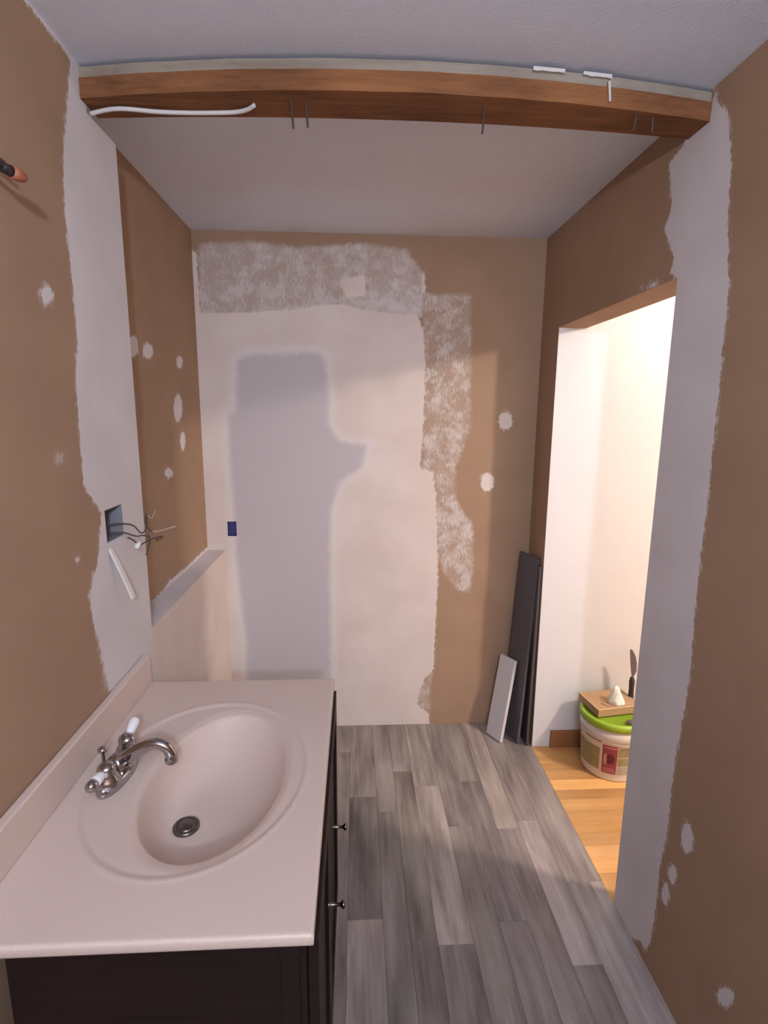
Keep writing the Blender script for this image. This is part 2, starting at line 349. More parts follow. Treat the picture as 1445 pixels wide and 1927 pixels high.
# ------------------------------------------------------------------ floors, plank by plank
def plank_material(name, grain_axis, c_lo, c_hi, streak, rough):
    m, nt, b = mat(name); L = nt.links.new
    b.inputs['Roughness'].default_value = rough
    b.inputs['Specular IOR Level'].default_value = 0.35
    tc = N(nt, 'ShaderNodeTexCoord'); oi = N(nt, 'ShaderNodeObjectInfo')
    off = N(nt, 'ShaderNodeVectorMath', operation='SCALE'); off.inputs[0].default_value = (13, 7, 5); L(oi.outputs['Random'], off.inputs['Scale'])
    ad = N(nt, 'ShaderNodeVectorMath', operation='ADD'); L(tc.outputs['Object'], ad.inputs[0]); L(off.outputs[0], ad.inputs[1])
    mp = N(nt, 'ShaderNodeMapping'); sc = [streak, streak, 1]; sc[grain_axis] = streak / 13; mp.inputs['Scale'].default_value = sc; L(ad.outputs[0], mp.inputs['Vector'])
    n1 = N(nt, 'ShaderNodeTexNoise', ins={'Scale': 1.0, 'Detail': 7.0, 'Roughness': 0.65, 'Distortion': 0.4}); L(mp.outputs[0], n1.inputs['Vector'])
    mp2 = N(nt, 'ShaderNodeMapping'); sc = [9, 9, 1]; sc[grain_axis] = 2.5; mp2.inputs['Scale'].default_value = sc; L(ad.outputs[0], mp2.inputs['Vector'])
    n2 = N(nt, 'ShaderNodeTexNoise', ins={'Scale': 1.0, 'Detail': 3.0}); L(mp2.outputs[0], n2.inputs['Vector'])
    av = N(nt, 'ShaderNodeMix', data_type='FLOAT'); av.inputs[0].default_value = 0.5; L(n1.outputs['Fac'], av.inputs[2]); L(n2.outputs['Fac'], av.inputs[3])
    mr = N(nt, 'ShaderNodeMapRange', ins={'From Min': 0.34, 'From Max': 0.66}); L(av.outputs[0], mr.inputs['Value'])
    mx = N(nt, 'ShaderNodeMix', data_type='RGBA'); mx.inputs[6].default_value = (*c_lo, 1); mx.inputs[7].default_value = (*c_hi, 1); L(mr.outputs[0], mx.inputs[0])
    mu = N(nt, 'ShaderNodeMix', data_type='RGBA', blend_type='MULTIPLY'); mu.inputs[0].default_value = 1.0; L(mx.outputs[2], mu.inputs[6]); L(oi.outputs['Color'], mu.inputs[7])
    L(mu.outputs[2], b.inputs['Base Color'])
    bp = N(nt, 'ShaderNodeBump', ins={'Strength': 0.15, 'Distance': 0.001}); L(n1.outputs['Fac'], bp.inputs['Height']); L(bp.outputs[0], b.inputs['Normal'])
    return m

M_GREY_PLANK = plank_material('grey_vinyl_plank', 1, (0.118, 0.094, 0.084), (0.40, 0.345, 0.308), 34.0, 0.45)
M_OAK_PLANK = plank_material('oak_laminate', 0, (0.52, 0.255, 0.085), (0.72, 0.40, 0.155), 26.0, 0.35)
M_UNDERLAY = simple('floor_underlay', (0.07, 0.06, 0.055), 0.9)
floor = slab('floor', (XA - 0.02, YF - 0.05, -0.03), (XR, YB + 0.02, -0.006), M_UNDERLAY)
floor_hall = slab('floor_hall', (XR, HY0, -0.03), (HX1, YD2 + 0.02, -0.006), M_UNDERLAY)

def plank(parent, x0, x1, y0, y1, m, tone, gap=0.0002, ch=0.0007):
    bm = bmesh.new()
    xs = (x0 + gap, x1 - gap); ys = (y0 + gap, y1 - gap)
    c = [(xs[0], ys[0]), (xs[1], ys[0]), (xs[1], ys[1]), (xs[0], ys[1])]
    i = [(xs[0] + ch, ys[0] + ch), (xs[1] - ch, ys[0] + ch), (xs[1] - ch, ys[1] - ch), (xs[0] + ch, ys[1] - ch)]
    lo = [bm.verts.new((*p, -0.006)) for p in c]; mi = [bm.verts.new((*p, -ch)) for p in c]; hi = [bm.verts.new((*p, 0)) for p in i]
    for a, b in ((lo, mi), (mi, hi)):
        for k in range(4): bm.faces.new((a[k], a[(k + 1) % 4], b[(k + 1) % 4], b[k]))
    bm.faces.new(hi); bm.faces.new(lo[::-1])
    o = from_bm('plank', bm, m, parent)
    o.color = (*tone, 1)
    return o

# columns: x edges, then the y of the joints seen in each column and a tone per plank
cols = [
    (-0.635, -0.49, [0.2, 1.7], [.8, .7, .8]),
    (-0.49, -0.375, [0.9, 2.1], [.8, .9, .8]),
    (-0.375, -0.26, [0.4, 1.6], [.8, .9, .8]),
    (-0.26, -0.145, [0.7, 1.95], [.8, .8, .9]),
    (-0.145, -0.03, [0.2, 1.30, 2.35], [.8, .9, .95, 1.05]),
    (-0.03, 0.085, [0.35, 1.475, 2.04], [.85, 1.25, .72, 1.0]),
    (0.085, 0.168, [0.75, 1.95], [.8, .85, 1.0]),
    (0.168, 0.252, [0.25, 1.40, 2.20], [.8, .82, .90, 1.0]),
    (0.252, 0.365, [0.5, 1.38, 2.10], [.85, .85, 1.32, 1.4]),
    (0.365, 0.46, [0.8, 1.86], [.9, .9, .98]),
    (0.46, 0.555, [0.3, 1.45, 2.12], [.8, .85, .88, 1.0]),
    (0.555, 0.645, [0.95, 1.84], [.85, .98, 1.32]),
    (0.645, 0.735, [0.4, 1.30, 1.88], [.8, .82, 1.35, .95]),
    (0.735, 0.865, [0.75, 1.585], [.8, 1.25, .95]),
]
for x0, x1, js, tones in cols:
    e = [YF] + js + [YB]
    for k in range(len(e) - 1):
        t = tones[min(k, len(tones) - 1)]
        plank(floor, x0, x1, e[k], e[k + 1], M_GREY_PLANK, (t, t * random.uniform(.97, 1.01), t * random.uniform(.95, 1.03)))
y = YD2; r = 0
while y > 0.62:
    w = 0.062
    e = [XR, XR + random.uniform(0.25, 0.75)]
    while e[-1] < 2.3: e.append(e[-1] + random.uniform(0.45, 0.8))
    for a, b in zip(e, e[1:]):
        t = random.choice((.80, .90, 1.0, 1.1, 1.22))
        plank(floor_hall, a, b, y - w, y, M_OAK_PLANK, (t, t, t * random.uniform(.9, 1.05)))
    y -= w; r += 1
bm = bmesh.new(); box(bm, (XR, HY0, -0.006), (HX1, y, 0)); box(bm, (2.3, y, -0.006), (HX1, YD2, 0))
o = from_bm('laminate_field', bm, M_OAK_PLANK, floor_hall); o.color = (1, 1, 1, 1)

# wooden skirting in the hallway: stops where the wall runs into the doorway
M_SKIRT = simple('oak_skirting', (0.27, 0.115, 0.045), 0.45, var=0.15, scale=12)
bm = bmesh.new(); box(bm, (XR + 0.088, YD2 - 0.014, 0), (HX1, YD2, 0.088), 0.003)
tag(from_bm('baseboard_hall', bm, M_SKIRT), kind='structure')

# ------------------------------------------------------------------ exposed header under the ceiling
def timber_material(name, c1, c2, rough=0.8):
    m, nt, b = mat(name); L = nt.links.new
    b.inputs['Roughness'].default_value = rough; b.inputs['Specular IOR Level'].default_value = 0.2
    tc = N(nt, 'ShaderNodeTexCoord'); mp = N(nt, 'ShaderNodeMapping'); mp.inputs['Scale'].default_value = (4, 60, 60); L(tc.outputs['Object'], mp.inputs['Vector'])
    n1 = N(nt, 'ShaderNodeTexNoise', ins={'Scale': 1.0, 'Detail': 6.0, 'Roughness': 0.7}); L(mp.outputs[0], n1.inputs['Vector'])
    n2 = N(nt, 'ShaderNodeTexNoise', ins={'Scale': 3.0, 'Detail': 2.0}); L(tc.outputs['Object'], n2.inputs['Vector'])
    a = N(nt, 'ShaderNodeMath', operation='ADD'); L(n1.outputs['Fac'], a.inputs[0]); L(n2.outputs['Fac'], a.inputs[1])
    mr = N(nt, 'ShaderNodeMapRange', ins={'From Min': 0.7, 'From Max': 1.3}); L(a.outputs[0], mr.inputs['Value'])
    mx = N(nt, 'ShaderNodeMix', data_type='RGBA'); mx.inputs[6].default_value = (*c1, 1); mx.inputs[7].default_value = (*c2, 1); L(mr.outputs[0], mx.inputs[0]); L(mx.outputs[2], b.inputs['Base Color'])
    bp = N(nt, 'ShaderNodeBump', ins={'Strength': 0.4, 'Distance': 0.003}); L(n1.outputs['Fac'], bp.inputs['Height']); L(bp.outputs[0], b.inputs['Normal'])
    return m
M_BEAM = timber_material('old_pine', (0.105, 0.043, 0.020), (0.31, 0.130, 0.050))
M_BEAM_GREY = timber_material('mortar_smeared_pine', (0.22, 0.17, 0.125), (0.36, 0.30, 0.24))
M_NAIL = simple('rusty_nail', (0.10, 0.065, 0.05), 0.7, metal=0.4, var=0.3)
beam = thing('header_beam', 'bowed bare wooden double plate left under the ceiling between the two filled strips', 'beam', (0, 1.41, 2.328))

def bow(x):      # the old plates are not straight: crown towards the camera
    t = (x - 0.12) / 0.76
    return 0.075 * min(1.0, t * t)

def plate(name, z0, z1, d0, d1, m, jag=0.0, mid=1.352):
    bm = bmesh.new(); n = 60; rings = []
    for i in range(n + 1):
        x = XL + 0.001 + (XR - XL - 0.002) * i / n; yb = mid + bow(x) - 1.41
        j = lambda s: jag * mnoise.noise(Vector((x * 9, s, 0)))
        rings.append([bm.verts.new(p) for p in ((x, yb + d0 + j(1), z0 - 2.328 + j(2) * .4), (x, yb + d0 + j(3) * .5, z1 - 2.328 - 0.0005), (x, yb + d1, z1 - 2.328 - 0.0005), (x, yb * 0.55 + 0.0 + d1 - 0.012, z0 - 2.328))])
    for a, b in zip(rings, rings[1:]):
        for k in range(4): bm.faces.new((a[k], b[k], b[(k + 1) % 4], a[(k + 1) % 4]))
    bm.faces.new(rings[0]); bm.faces.new(rings[-1][::-1])
    bmesh.ops.recalc_face_normals(bm, faces=bm.faces)
    return from_bm(name, bm, m, beam)
plate('upper_plate', 2.3705, ZC - 0.007, 0.004, 0.098, M_BEAM_GREY, 0.004)
plate('lower_plate', 2.327, 2.370, 0.0, 0.105, M_BEAM, 0.002)
for x, yv, dz, dx, dy in ((-0.150, 1.40, .064, .006, -.01), (-0.116, 1.405, .054, .004, 0), (0.303, 1.402, .060, -.006, -.008), (0.672, 1.41, .035, -.004, 0), (0.716, 1.415, .032, .003, .004)):
    bm = bmesh.new(); tube(bm, [(x, yv - 1.41, .004), (x + dx, yv + dy - 1.41, -dz)], [.0030, .0022], 8)
    from_bm('nail', bm, M_NAIL, beam)
M_PLASTER = simple('plaster', (0.66, 0.61, 0.57), 0.9, var=0.06)
for x0, x1, dz in ((0.400, 0.475, .008), (0.520, 0.590, .008)):
    bm = bmesh.new(); n = 10; rings = []
    for i in range(n + 1):
        x = x0 + (x1 - x0) * i / n; yb = 1.352 + bow(x) - 1.41; z1 = ZC - 2.328 - .009; q = dz * (0.6 + 0.4 * mnoise.noise(Vector((x * 60, 3, 1))))
        rings.append([bm.verts.new(p) for p in ((x, yb - .006, z1 - q - .002), (x, yb - .008, z1), (x, yb + .006, z1), (x, yb + .006, z1 - q))])
    for a, b in zip(rings, rings[1:]):
        for k in range(4): bm.faces.new((a[k], b[k], b[(k + 1) % 4], a[(k + 1) % 4]))
    bm.faces.new(rings[0]); bm.faces.new(rings[-1][::-1]); bmesh.ops.recalc_face_normals(bm, faces=bm.faces)
    from_bm('plaster_remnant', bm, M_PLASTER, beam)
bm = bmesh.new(); tube(bm, [(0.585, 1.352 + bow(.567) - 1.41 - .003, .05), (0.590, 1.352 + bow(.567) - 1.41 - .003, .008)], .0028, 6)
from_bm('plaster_drip', bm, M_PLASTER, beam)

M_CABLE = simple('white_cable_sheath', (0.66, 0.62, 0.60), 0.5, var=0.05)
bm = bmesh.new()
tube(bm, spline([(-0.632, 1.468, 2.316), (-0.56, 1.448, 2.319), (-0.47, 1.453, 2.318), (-0.40, 1.455, 2.319), (-0.33, 1.452, 2.320), (-0.285, 1.446, 2.320), (-0.255, 1.432, 2.3195), (-0.235, 1.415, 2.321)]), .0048, 10)
tag(from_bm('electric_cable', bm, M_CABLE, smooth=True), 'white electric cable lying along the underside of the wooden header', 'cable')

# ------------------------------------------------------------------ boxes and wires in the walls
M_WIRE_DARK = simple('dark_wire', (0.075, 0.06, 0.055), 0.5)
M_BLACK = simple('black_wire', (0.02, 0.016, 0.016), 0.5)
M_NUT = simple('orange_wire_nut', (0.36, 0.115, 0.055), 0.55)
M_BLUE = simple('blue_box_plastic', (0.035, 0.035, 0.16), 0.5)
M_WIRE_TAN = simple('tan_wire', (0.42, 0.31, 0.25), 0.5)

def open_box(name, parent, m, lo, hi, open_axis, open_hi, t=0.002):
    """box shell without the face that looks into the room"""
    bm = bmesh.new(); lo = list(lo); hi = list(hi)
    for ax in range(3):
        for side in (0, 1):
            if ax == open_axis and side == (1 if open_hi else 0): continue
            a, b = lo[:], hi[:]
            if side: a[ax] = hi[ax] - t
            else: b[ax] = lo[ax] + t
            box(bm, a, b)
    return from_bm(name, bm, m, parent)

ob = thing('wall_outlet_box', 'open grey outlet box with loose wires hanging from the white left strip', 'electrical box', (XL, 1.4175, 1.33))
open_box('box_shell', ob, M_METAL_GREY, (-0.06, -0.0495, -0.043), (-0.0005, 0.0495, 0.042), 0, True)
def wire(pts, rad, m, parent, name='wire', n=8, sides=8):
    bm = bmesh.new(); tube(bm, spline(pts, n), rad, sides); return from_bm(name, bm, m, parent, smooth=True)
O = Vector((XL, 1.4175, 1.33))
loc = lambda *ps: [tuple(Vector(p) - O) for p in ps]
wire(loc((-0.67, 1.40, 1.325), (-0.63, 1.43, 1.325), (-0.61, 1.47, 1.312), (-0.595, 1.485, 1.287), (-0.585, 1.50, 1.30), (-0.58, 1.49, 1.335), (-0.575, 1.475, 1.342), (-0.575, 1.465, 1.325), (-0.575, 1.48, 1.305), (-0.57, 1.50, 1.285)), .0020, M_WIRE_DARK, ob)
wire(loc((-0.67, 1.40, 1.305), (-0.625, 1.435, 1.300), (-0.60, 1.46, 1.284), (-0.59, 1.485, 1.280), (-0.58, 1.50, 1.272), (-0.575, 1.49, 1.262), (-0.57, 1.46, 1.25), (-0.57, 1.445, 1.235)), .0020, M_WIRE_DARK, ob)
wire(loc((-0.585, 1.445, 1.262), (-0.575, 1.475, 1.267), (-0.565, 1.51, 1.268), (-0.555, 1.53, 1.262)), .0020, M_WIRE_DARK, ob)
wire(loc((-0.575, 1.50, 1.287), (-0.56, 1.53, 1.283), (-0.545, 1.56, 1.284), (-0.53, 1.575, 1.286)), [.0022] * 0 or .0028, M_WIRE_TAN, ob)
wire(loc((-0.58, 1.50, 1.335), (-0.572, 1.505, 1.325), (-0.568, 1.515, 1.335), (-0.566, 1.52, 1.343)), .0014, M_WIRE_TAN, ob)
wire(loc((-0.605, 1.42, 1.29), (-0.595, 1.43, 1.28), (-0.59, 1.435, 1.272)), .002, M_WIRE_DARK, ob)
bm = bmesh.new(); lathe(bm, [(0, 0), (.006, .001), (.007, .01), (.005, .02), (0, .022)], loc((-0.59, 1.428, 1.257))[0], (0.3, 0.5, 0.6), 12); from_bm('white_connector', bm, M_WHITE_PLASTIC, ob, smooth=True)
bm = bmesh.new(); lathe(bm, [(0, 0), (.006, .001), (.0055, .018), (.003, .026), (0, .027)], loc((-0.565, 1.515, 1.262))[0], (0.35, 0.9, 0.08), 12); from_bm('wire_nut', bm, simple('brown_wire_nut', (.13, .05, .04), .5), ob, smooth=True)

# flat white cable end coming out of the filler under the box
bm = bmesh.new()
pts = [(-0.634, 1.374, 1.272), (-0.625, 1.384, 1.236), (-0.616, 1.394, 1.198), (-0.607, 1.403, 1.158), (-0.600, 1.410, 1.125)]
rings = []
for i, p in enumerate(pts):
    w = 0.009 if i else 0.007
    rings.append([bm.verts.new(Vector(p) + Vector(d)) for d in ((0, -w, -.002), (.004, -w, .001), (.004, w, .001), (0, w, -.002))])
for a, b in zip(rings, rings[1:]):
    for k in range(4): bm.faces.new((a[k], b[k], b[(k + 1) % 4], a[(k + 1) % 4]))
bm.faces.new(rings[0]); bm.faces.new(rings[-1][::-1]); bmesh.ops.recalc_face_normals(bm, faces=bm.faces)
tag(from_bm('flat_cable', bm, M_WHITE_PLASTIC), 'short flat white cable end poking from the wall below the outlet box', 'cable')

bb = thing('blue_outlet_box', 'small blue outlet box sunk in the filled back wall', 'electrical box', ((HOLE_B[0] + HOLE_B[1]) / 2, YB, 1.06))
open_box('box_shell', bb, M_BLUE, (-0.0215, 0.0005, -0.036), (0.0215, 0.05, 0.036), 1, False)
bm = bmesh.new(); box(bm, (-0.0205, 0.006, -0.034), (0.0205, 0.012, 0.034), .003); from_bm('inner_cover', bm, M_BLUE, bb)

lw = thing('capped_lamp_wires', 'orange wire nut on black wires sticking out of the upper left brown wall', 'wires', (XL, 1.0, 2.02))
O = Vector((XL, 1.0, 2.02))
wire(loc((XL - .002, 0.955, 2.03), (-0.61, 0.965, 2.028), (-0.59, 0.985, 2.02), (-0.578, 1.01, 2.014)), .004, M_BLACK, lw)
wire(loc((XL - .002, 0.985, 2.045), (-0.615, 1.000, 2.041), (-0.603, 1.022, 2.036), (-0.598, 1.038, 2.033)), .0045, simple('maroon_wire', (.07, .025, .03), .5), lw)
bm = bmesh.new(); lathe(bm, [(0, 0), (.0105, .001), (.011, .012), (.008, .026), (.004, .031), (0, .031)], loc((-0.578, 1.022, 2.014))[0], (0.2, 0.9, 0.0), 16); from_bm('wire_nut', bm, M_NUT, lw, smooth=True)
bm = bmesh.new(); lathe(bm, [(0, 0), (.008, .001), (.0095, .02), (0, .022)], loc((-0.584, 1.004, 2.015))[0], (0.2, 0.9, 0.0), 12); from_bm('tape_wrap', bm, M_BLACK, lw, smooth=True)

# ------------------------------------------------------------------ vanity
M_DARKWOOD = timber_material('dark_stained_wood', (0.011, 0.0055, 0.005), (0.024, 0.013, 0.0115), 0.45)
M_MARBLE, nt, b = mat('cultured_marble')
b.inputs['Roughness'].default_value = 0.32
b.inputs['Specular IOR Level'].default_value = 0.45
tc = N(nt, 'ShaderNodeTexCoord'); no = N(nt, 'ShaderNodeTexNoise', ins={'Scale': 320.0, 'Detail': 2.0}); nt.links.new(tc.outputs['Object'], no.inputs['Vector'])
mx = N(nt, 'ShaderNodeMix', data_type='RGBA'); mx.inputs[6].default_value = (0.62, 0.478, 0.395, 1); mx.inputs[7].default_value = (0.74, 0.60, 0.515, 1); nt.links.new(no.outputs['Fac'], mx.inputs[0]); nt.links.new(mx.outputs[2], b.inputs['Base Color'])

cabinet = thing('vanity_cabinet', 'dark stained wooden vanity cabinet under the speckled white sink top', 'cabinet', (-0.33, 1.118, 0))
CX0, CX1, CY0, CY1, CZ = -0.545, -0.092, VY0 + 0.014, VY1 - 0.014, ZT - 0.0225
def part(name, lo, hi, m, parent, bev=0.0015):
    o0 = Vector(parent.matrix_world.translation) if parent.parent is None and parent.location.length == 0 else Vector(parent.location)
    bm = bmesh.new(); box(bm, Vector(lo) - o0, Vector(hi) - o0, bev); return from_bm(name, bm, m, parent)
part('side_panel', (CX0, CY0, 0.0), (CX1, CY0 + .016, CZ), M_DARKWOOD, cabinet)
part('side_panel', (CX0, CY1 - .016, 0.0), (CX1, CY1, CZ), M_DARKWOOD, cabinet)
part('back_panel', (CX0, CY0 + .017, 0.05), (CX0 + .006, CY1 - .017, CZ), M_DARKWOOD, cabinet)
part('bottom_panel', (CX0 + .007, CY0 + .017, 0.09), (CX1 - .02, CY1 - .017, 0.105), M_DARKWOOD, cabinet)
part('toe_kick', (CX1 - .06, CY0 + .017, 0.0), (CX1 - .045, CY1 - .017, 0.089), M_DARKWOOD, cabinet)
part('corner_stile', (CX1 - .03, CY0 - .003, 0.0), (CX1 + .001, CY0 - .0002, CZ), M_DARKWOOD, cabinet)
# face frame
part('face_frame_rail', (CX1 + .0005, CY0, CZ - .035), (CX1 + .012, CY1, CZ), M_DARKWOOD, cabinet)
part('face_frame_rail', (CX1 + .0005, CY0, 0.09), (CX1 + .012, CY1, 0.125), M_DARKWOOD, cabinet)
part('face_frame_stile', (CX1 + .0005, CY0, 0.126), (CX1 + .012, CY0 + .035, CZ - .036), M_DARKWOOD, cabinet)
part('face_frame_stile', (CX1 + .0005, CY1 - .035, 0.126), (CX1 + .012, CY1, CZ - .036), M_DARKWOOD, cabinet)
M_KNOB = simple('dark_bronze_knob', (0.30, 0.25, 0.20), 0.25, metal=1.0)
DX = CX1 + .013
ym = 1.062
for y0, y1, yk in ((CY0 + .006, ym - .0015, 0.955), (ym + .0015, CY1 - .006, 1.168)):
    d = bpy.data.objects.new('door', None)
    bm = bmesh.new(); o0 = Vector(cabinet.location)
    zz0, zz1 = 0.10, CZ - .008
    fr = 0.055
    for lo, hi in (((DX, y0, zz0), (DX + .018, y0 + fr, zz1)), ((DX, y1 - fr, zz0), (DX + .018, y1, zz1)), ((DX, y0 + fr, zz1 - fr), (DX + .018, y1 - fr, zz1)), ((DX, y0 + fr, zz0), (DX + .018, y1 - fr, zz0 + fr)), ((DX + .002, y0 + fr, zz0 + fr), (DX + .010, y1 - fr, zz1 - fr))):
        box(bm, Vector(lo) - o0, Vector(hi) - o0, .0015)
    bpy.data.objects.remove(d)
    d = from_bm('door', bm, M_DARKWOOD, cabinet)
    bm = bmesh.new(); lathe(bm, [(0, 0), (.006, 0), (.0035, .004), (.0032, .026), (.0055, .029), (.0085, .032), (.0085, .035), (.006, .037), (0, .0375)], Vector((DX + .018, yk, 0.612)) - o0, (1, 0, 0), 20)
    from_bm('knob', bm, M_KNOB, d, smooth=True)

# vanity top: one moulded piece with bowl, ring and splash
top = thing('bathroom_sink', 'speckled off-white moulded sink top with oval bowl and backsplash', 'sink', (-0.35, 1.118, ZT))
OC, OA, OBb = np.array((-0.349, 1.107)), 0.233, 0.286
IC, IA, IB = np.array((-0.314, 1.105)), 0.150, 0.245
DC = np.array((-0.378, 1.066))          # lowest point, at the drain
def smooth(t): t = np.clip(t, 0, 1); return t * t * (3 - 2 * t)
def top_height(X, Y):
    ro = np.sqrt(((X - OC[0]) / OA) ** 2 + ((Y - OC[1]) / OBb) ** 2)
    do = (1 - ro) * 0.26                             # rough distance inside the ring
    z = -0.0035 * smooth(do / 0.010) - 0.004 * smooth((do - .01) / 0.06)
    z += 0.0012 * np.exp(-((do + .004) / .004) ** 2)
    # bowl: measured outward from its lowest point
    dx, dy = X - DC[0], Y - DC[1]
    px_, py_ = (DC[0] - IC[0]) / IA, (DC[1] - IC[1]) / IB
    a = (dx / IA) ** 2 + (dy / IB) ** 2 + 1e-12; bq = px_ * dx / IA + py_ * dy / IB; c = px_ ** 2 + py_ ** 2 - 1
    s = (-bq + np.sqrt(np.maximum(bq * bq - a * c, 0))) / a
    t = np.clip((1 / np.maximum(s, 1e-6) - 0.22) / 0.78, 0, None)
    depth = 0.098 * np.where(t < 1, (1 - np.clip(t, 0, 1) ** 2.3) ** 0.95, 0)
    ri = np.sqrt(((X - IC[0]) / IA) ** 2 + ((Y - IC[1]) / IB) ** 2)
    z += -0.004 * smooth((1.10 - ri) / 0.10)
    z -= depth
    return z
nx, ny = 190, 260
x0, x1, y0, y1 = XL + 0.0215, VX - 0.006, VY0 + 0.006, VY1 - 0.006
xs, ys = np.linspace(x0, x1, nx), np.linspace(y0, y1, ny)
Xg, Yg = np.meshgrid(xs, ys, indexing='ij'); Zg = top_height(Xg, Yg)
for _ in range(2):      # soften the lip of the bowl
    Zp = Zg.copy(); Zg[1:-1, 1:-1] = (Zp[1:-1, 1:-1] * 4 + Zp[:-2, 1:-1] + Zp[2:, 1:-1] + Zp[1:-1, :-2] + Zp[1:-1, 2:]) / 8
V = np.stack([Xg.ravel() + 0.35, Yg.ravel() - 1.118, Zg.ravel()], 1).tolist()
F = [(i * ny + j, (i + 1) * ny + j, (i + 1) * ny + j + 1, i * ny + j + 1) for i in range(nx - 1) for j in range(ny - 1)]
border = [(i, 0) for i in range(nx)] + [(nx - 1, j) for j in range(1, ny)] + [(i, ny - 1) for i in range(nx - 2, -1, -1)] + [(0, j) for j in range(ny - 2, 0, -1)]
ring = [i * ny + j for i, j in border]
for off, dz in ((.003, -.0008), (.0052, -.003), (.006, -.006), (.006, -.017), (.0045, -.0205), (.001, -.022), (-.03, -.022)):
    new = []
    for i, j in border:
        ox = 0 if i == 0 else off if i == nx - 1 else 0
        oy = -off if j == 0 else off if j == ny - 1 else 0
        new.append(len(V)); V.append([xs[i] + ox + 0.35, ys[j] + oy - 1.118, dz])
    n = len(ring)
    for k in range(n): F.append((ring[k], new[k], new[(k + 1) % n], ring[(k + 1) % n]))
    ring = new
me = bpy.data.meshes.new('basin_slab'); me.from_pydata(V, [], F); me.materials.append(M_MARBLE); me.update()
bmt = bmesh.new(); bmt.from_mesh(me); bmesh.ops.recalc_face_normals(bmt, faces=bmt.faces); bmt.to_mesh(me); bmt.free()
for p in me.polygons: p.use_smooth = True
link_obj('basin_slab', me, top)
bm = bmesh.new(); o0 = Vector(top.location)
box(bm, Vector((XL + .001, VY0, ZT - .022)) - o0, Vector((XL + .0215, VY1, ZT + .087)) - o0, .004, 3)
from_bm('backsplash', bm, M_MARBLE, top, smooth=False)
zd = float(top_height(np.array([DC[0]]), np.array([DC[1]]))[0])
dr = bpy.data.objects.new('drain', None)
bm = bmesh.new(); lathe(bm, [(0.0, 0.004), (.016, .0045), (.0185, .003), (.0195, .0005), (.0205, .0005), (.022, .003), (.026, .0035), (.0285, .002), (.029, -.004), (.0, -.004)], Vector((DC[0], DC[1], ZT + zd + .0035)) - o0, (0, 0, 1), 36)
bpy.data.objects.remove(dr)
from_bm('drain', bm, simple('drain_metal', (.20, .185, .18), .3, metal=1.0), top, smooth=True)

# faucet
FX, FY = -0.538, 1.118
zf = ZT + float(top_height(np.array([FX]), np.array([FY]))[0])
fau = thing('faucet', 'chrome two-handle faucet with porcelain levers behind the sink bowl', 'faucet', (FX, FY, zf))
bm = bmesh.new()
rings = []
for z, s in ((-.001, 1.0), (.008, 1.0), (.014, .96), (.018, .86), (.020, .70)):
    ring_ = []
    for k in range(40):
        a = 2 * math.pi * k / 40; cx, cy = math.cos(a), math.sin(a)
        sy = math.copysign(abs(cy) ** 0.8, cy)
        ring_.append(bm.verts.new((0.034 * s * cx * (1 - .18 * abs(sy)), 0.088 * s * sy if s > .95 else (0.088 - 0.034 * (1 - s)) * sy, z)))
    rings.append(ring_)
for a, b in zip(rings, rings[1:]):
    for k in range(40): bm.faces.new((a[k], a[(k + 1) % 40], b[(k + 1) % 40], b[k]))
bm.faces.new(rings[-1]); bm.faces.new(rings[0][::-1])
from_bm('base_plate', bm, M_CHROME, fau, smooth=True)
M_PORCELAIN = simple('porcelain', (0.85, 0.83, 0.82), 0.15, spec=0.5)
for s, ldir in ((-1, Vector((-0.16, -0.95, -0.06))), (1, Vector((0.10, 0.80, 0.55)))):
    bm = bmesh.new(); lathe(bm, [(.029, .011), (.0285, .020), (.025, .028), (.0205, .036), (.0185, .043), (.0195, .049), (.0175, .056), (.010, .062), (0, .063)], (0, s * .053, 0), (0, 0, 1), 28)
    h = from_bm('handle', bm, M_CHROME, fau, smooth=True)
    ld = ldir.normalized(); st = Vector((0, s * .053, .047))
    bm = bmesh.new(); tube(bm, [st, st + ld * .016], [.009, .008], 16); from_bm('lever_neck', bm, M_CHROME, h, smooth=True)
    bm = bmesh.new(); lathe(bm, [(0, .014), (.0085, .0145), (.0105, .022), (.0115, .034), (.011, .040), (0, .042)] if s < 0 else [(0, .014), (.0085, .0145), (.0105, .024), (.0125, .040), (.0115, .048), (.0075, .053), (0, .055)], st, ld, 20); from_bm('porcelain_lever', bm, M_PORCELAIN, h, smooth=True)
    if s < 0:
        bm = bmesh.new(); lathe(bm, [(0, .040), (.011, .0405), (.0125, .047), (.0115, .056), (.006, .062), (0, .063)], st, ld, 20); from_bm('lever_cap', bm, M_CHROME, h, smooth=True)
bm = bmesh.new(); lathe(bm, [(.028, .011), (.0265, .020), (.023, .030), (.020, .038), (.013, .045), (0, .047)], (0, 0, 0), (0, 0, 1), 28); from_bm('spout_hub', bm, M_CHROME, fau, smooth=True)
bm = bmesh.new()
sp = spline([(-0.004, 0, .022), (.018, 0, .036), (.042, 0, .052), (.068, 0, .066), (.092, 0, .070), (.110, 0, .060), (.118, 0, .044), (.119, 0, .034)], 6)
rr = [(.0195 - .0075 * min(1, i / (len(sp) * .55)) + (.0025 * max(0, (i / (len(sp) - 1) - .75) / .25))) for i in range(len(sp))]
tube(bm, sp, rr, 18); from_bm('spout', bm, M_CHROME, fau, smooth=True)
bm = bmesh.new(); lathe(bm, [(.0135, .0), (.0145, .002), (.0145, .011), (.0125, .013), (0, .013)], (.119, 0, .024), (0, 0, 1), 20); from_bm('aerator', bm, M_CHROME, fau, smooth=True)
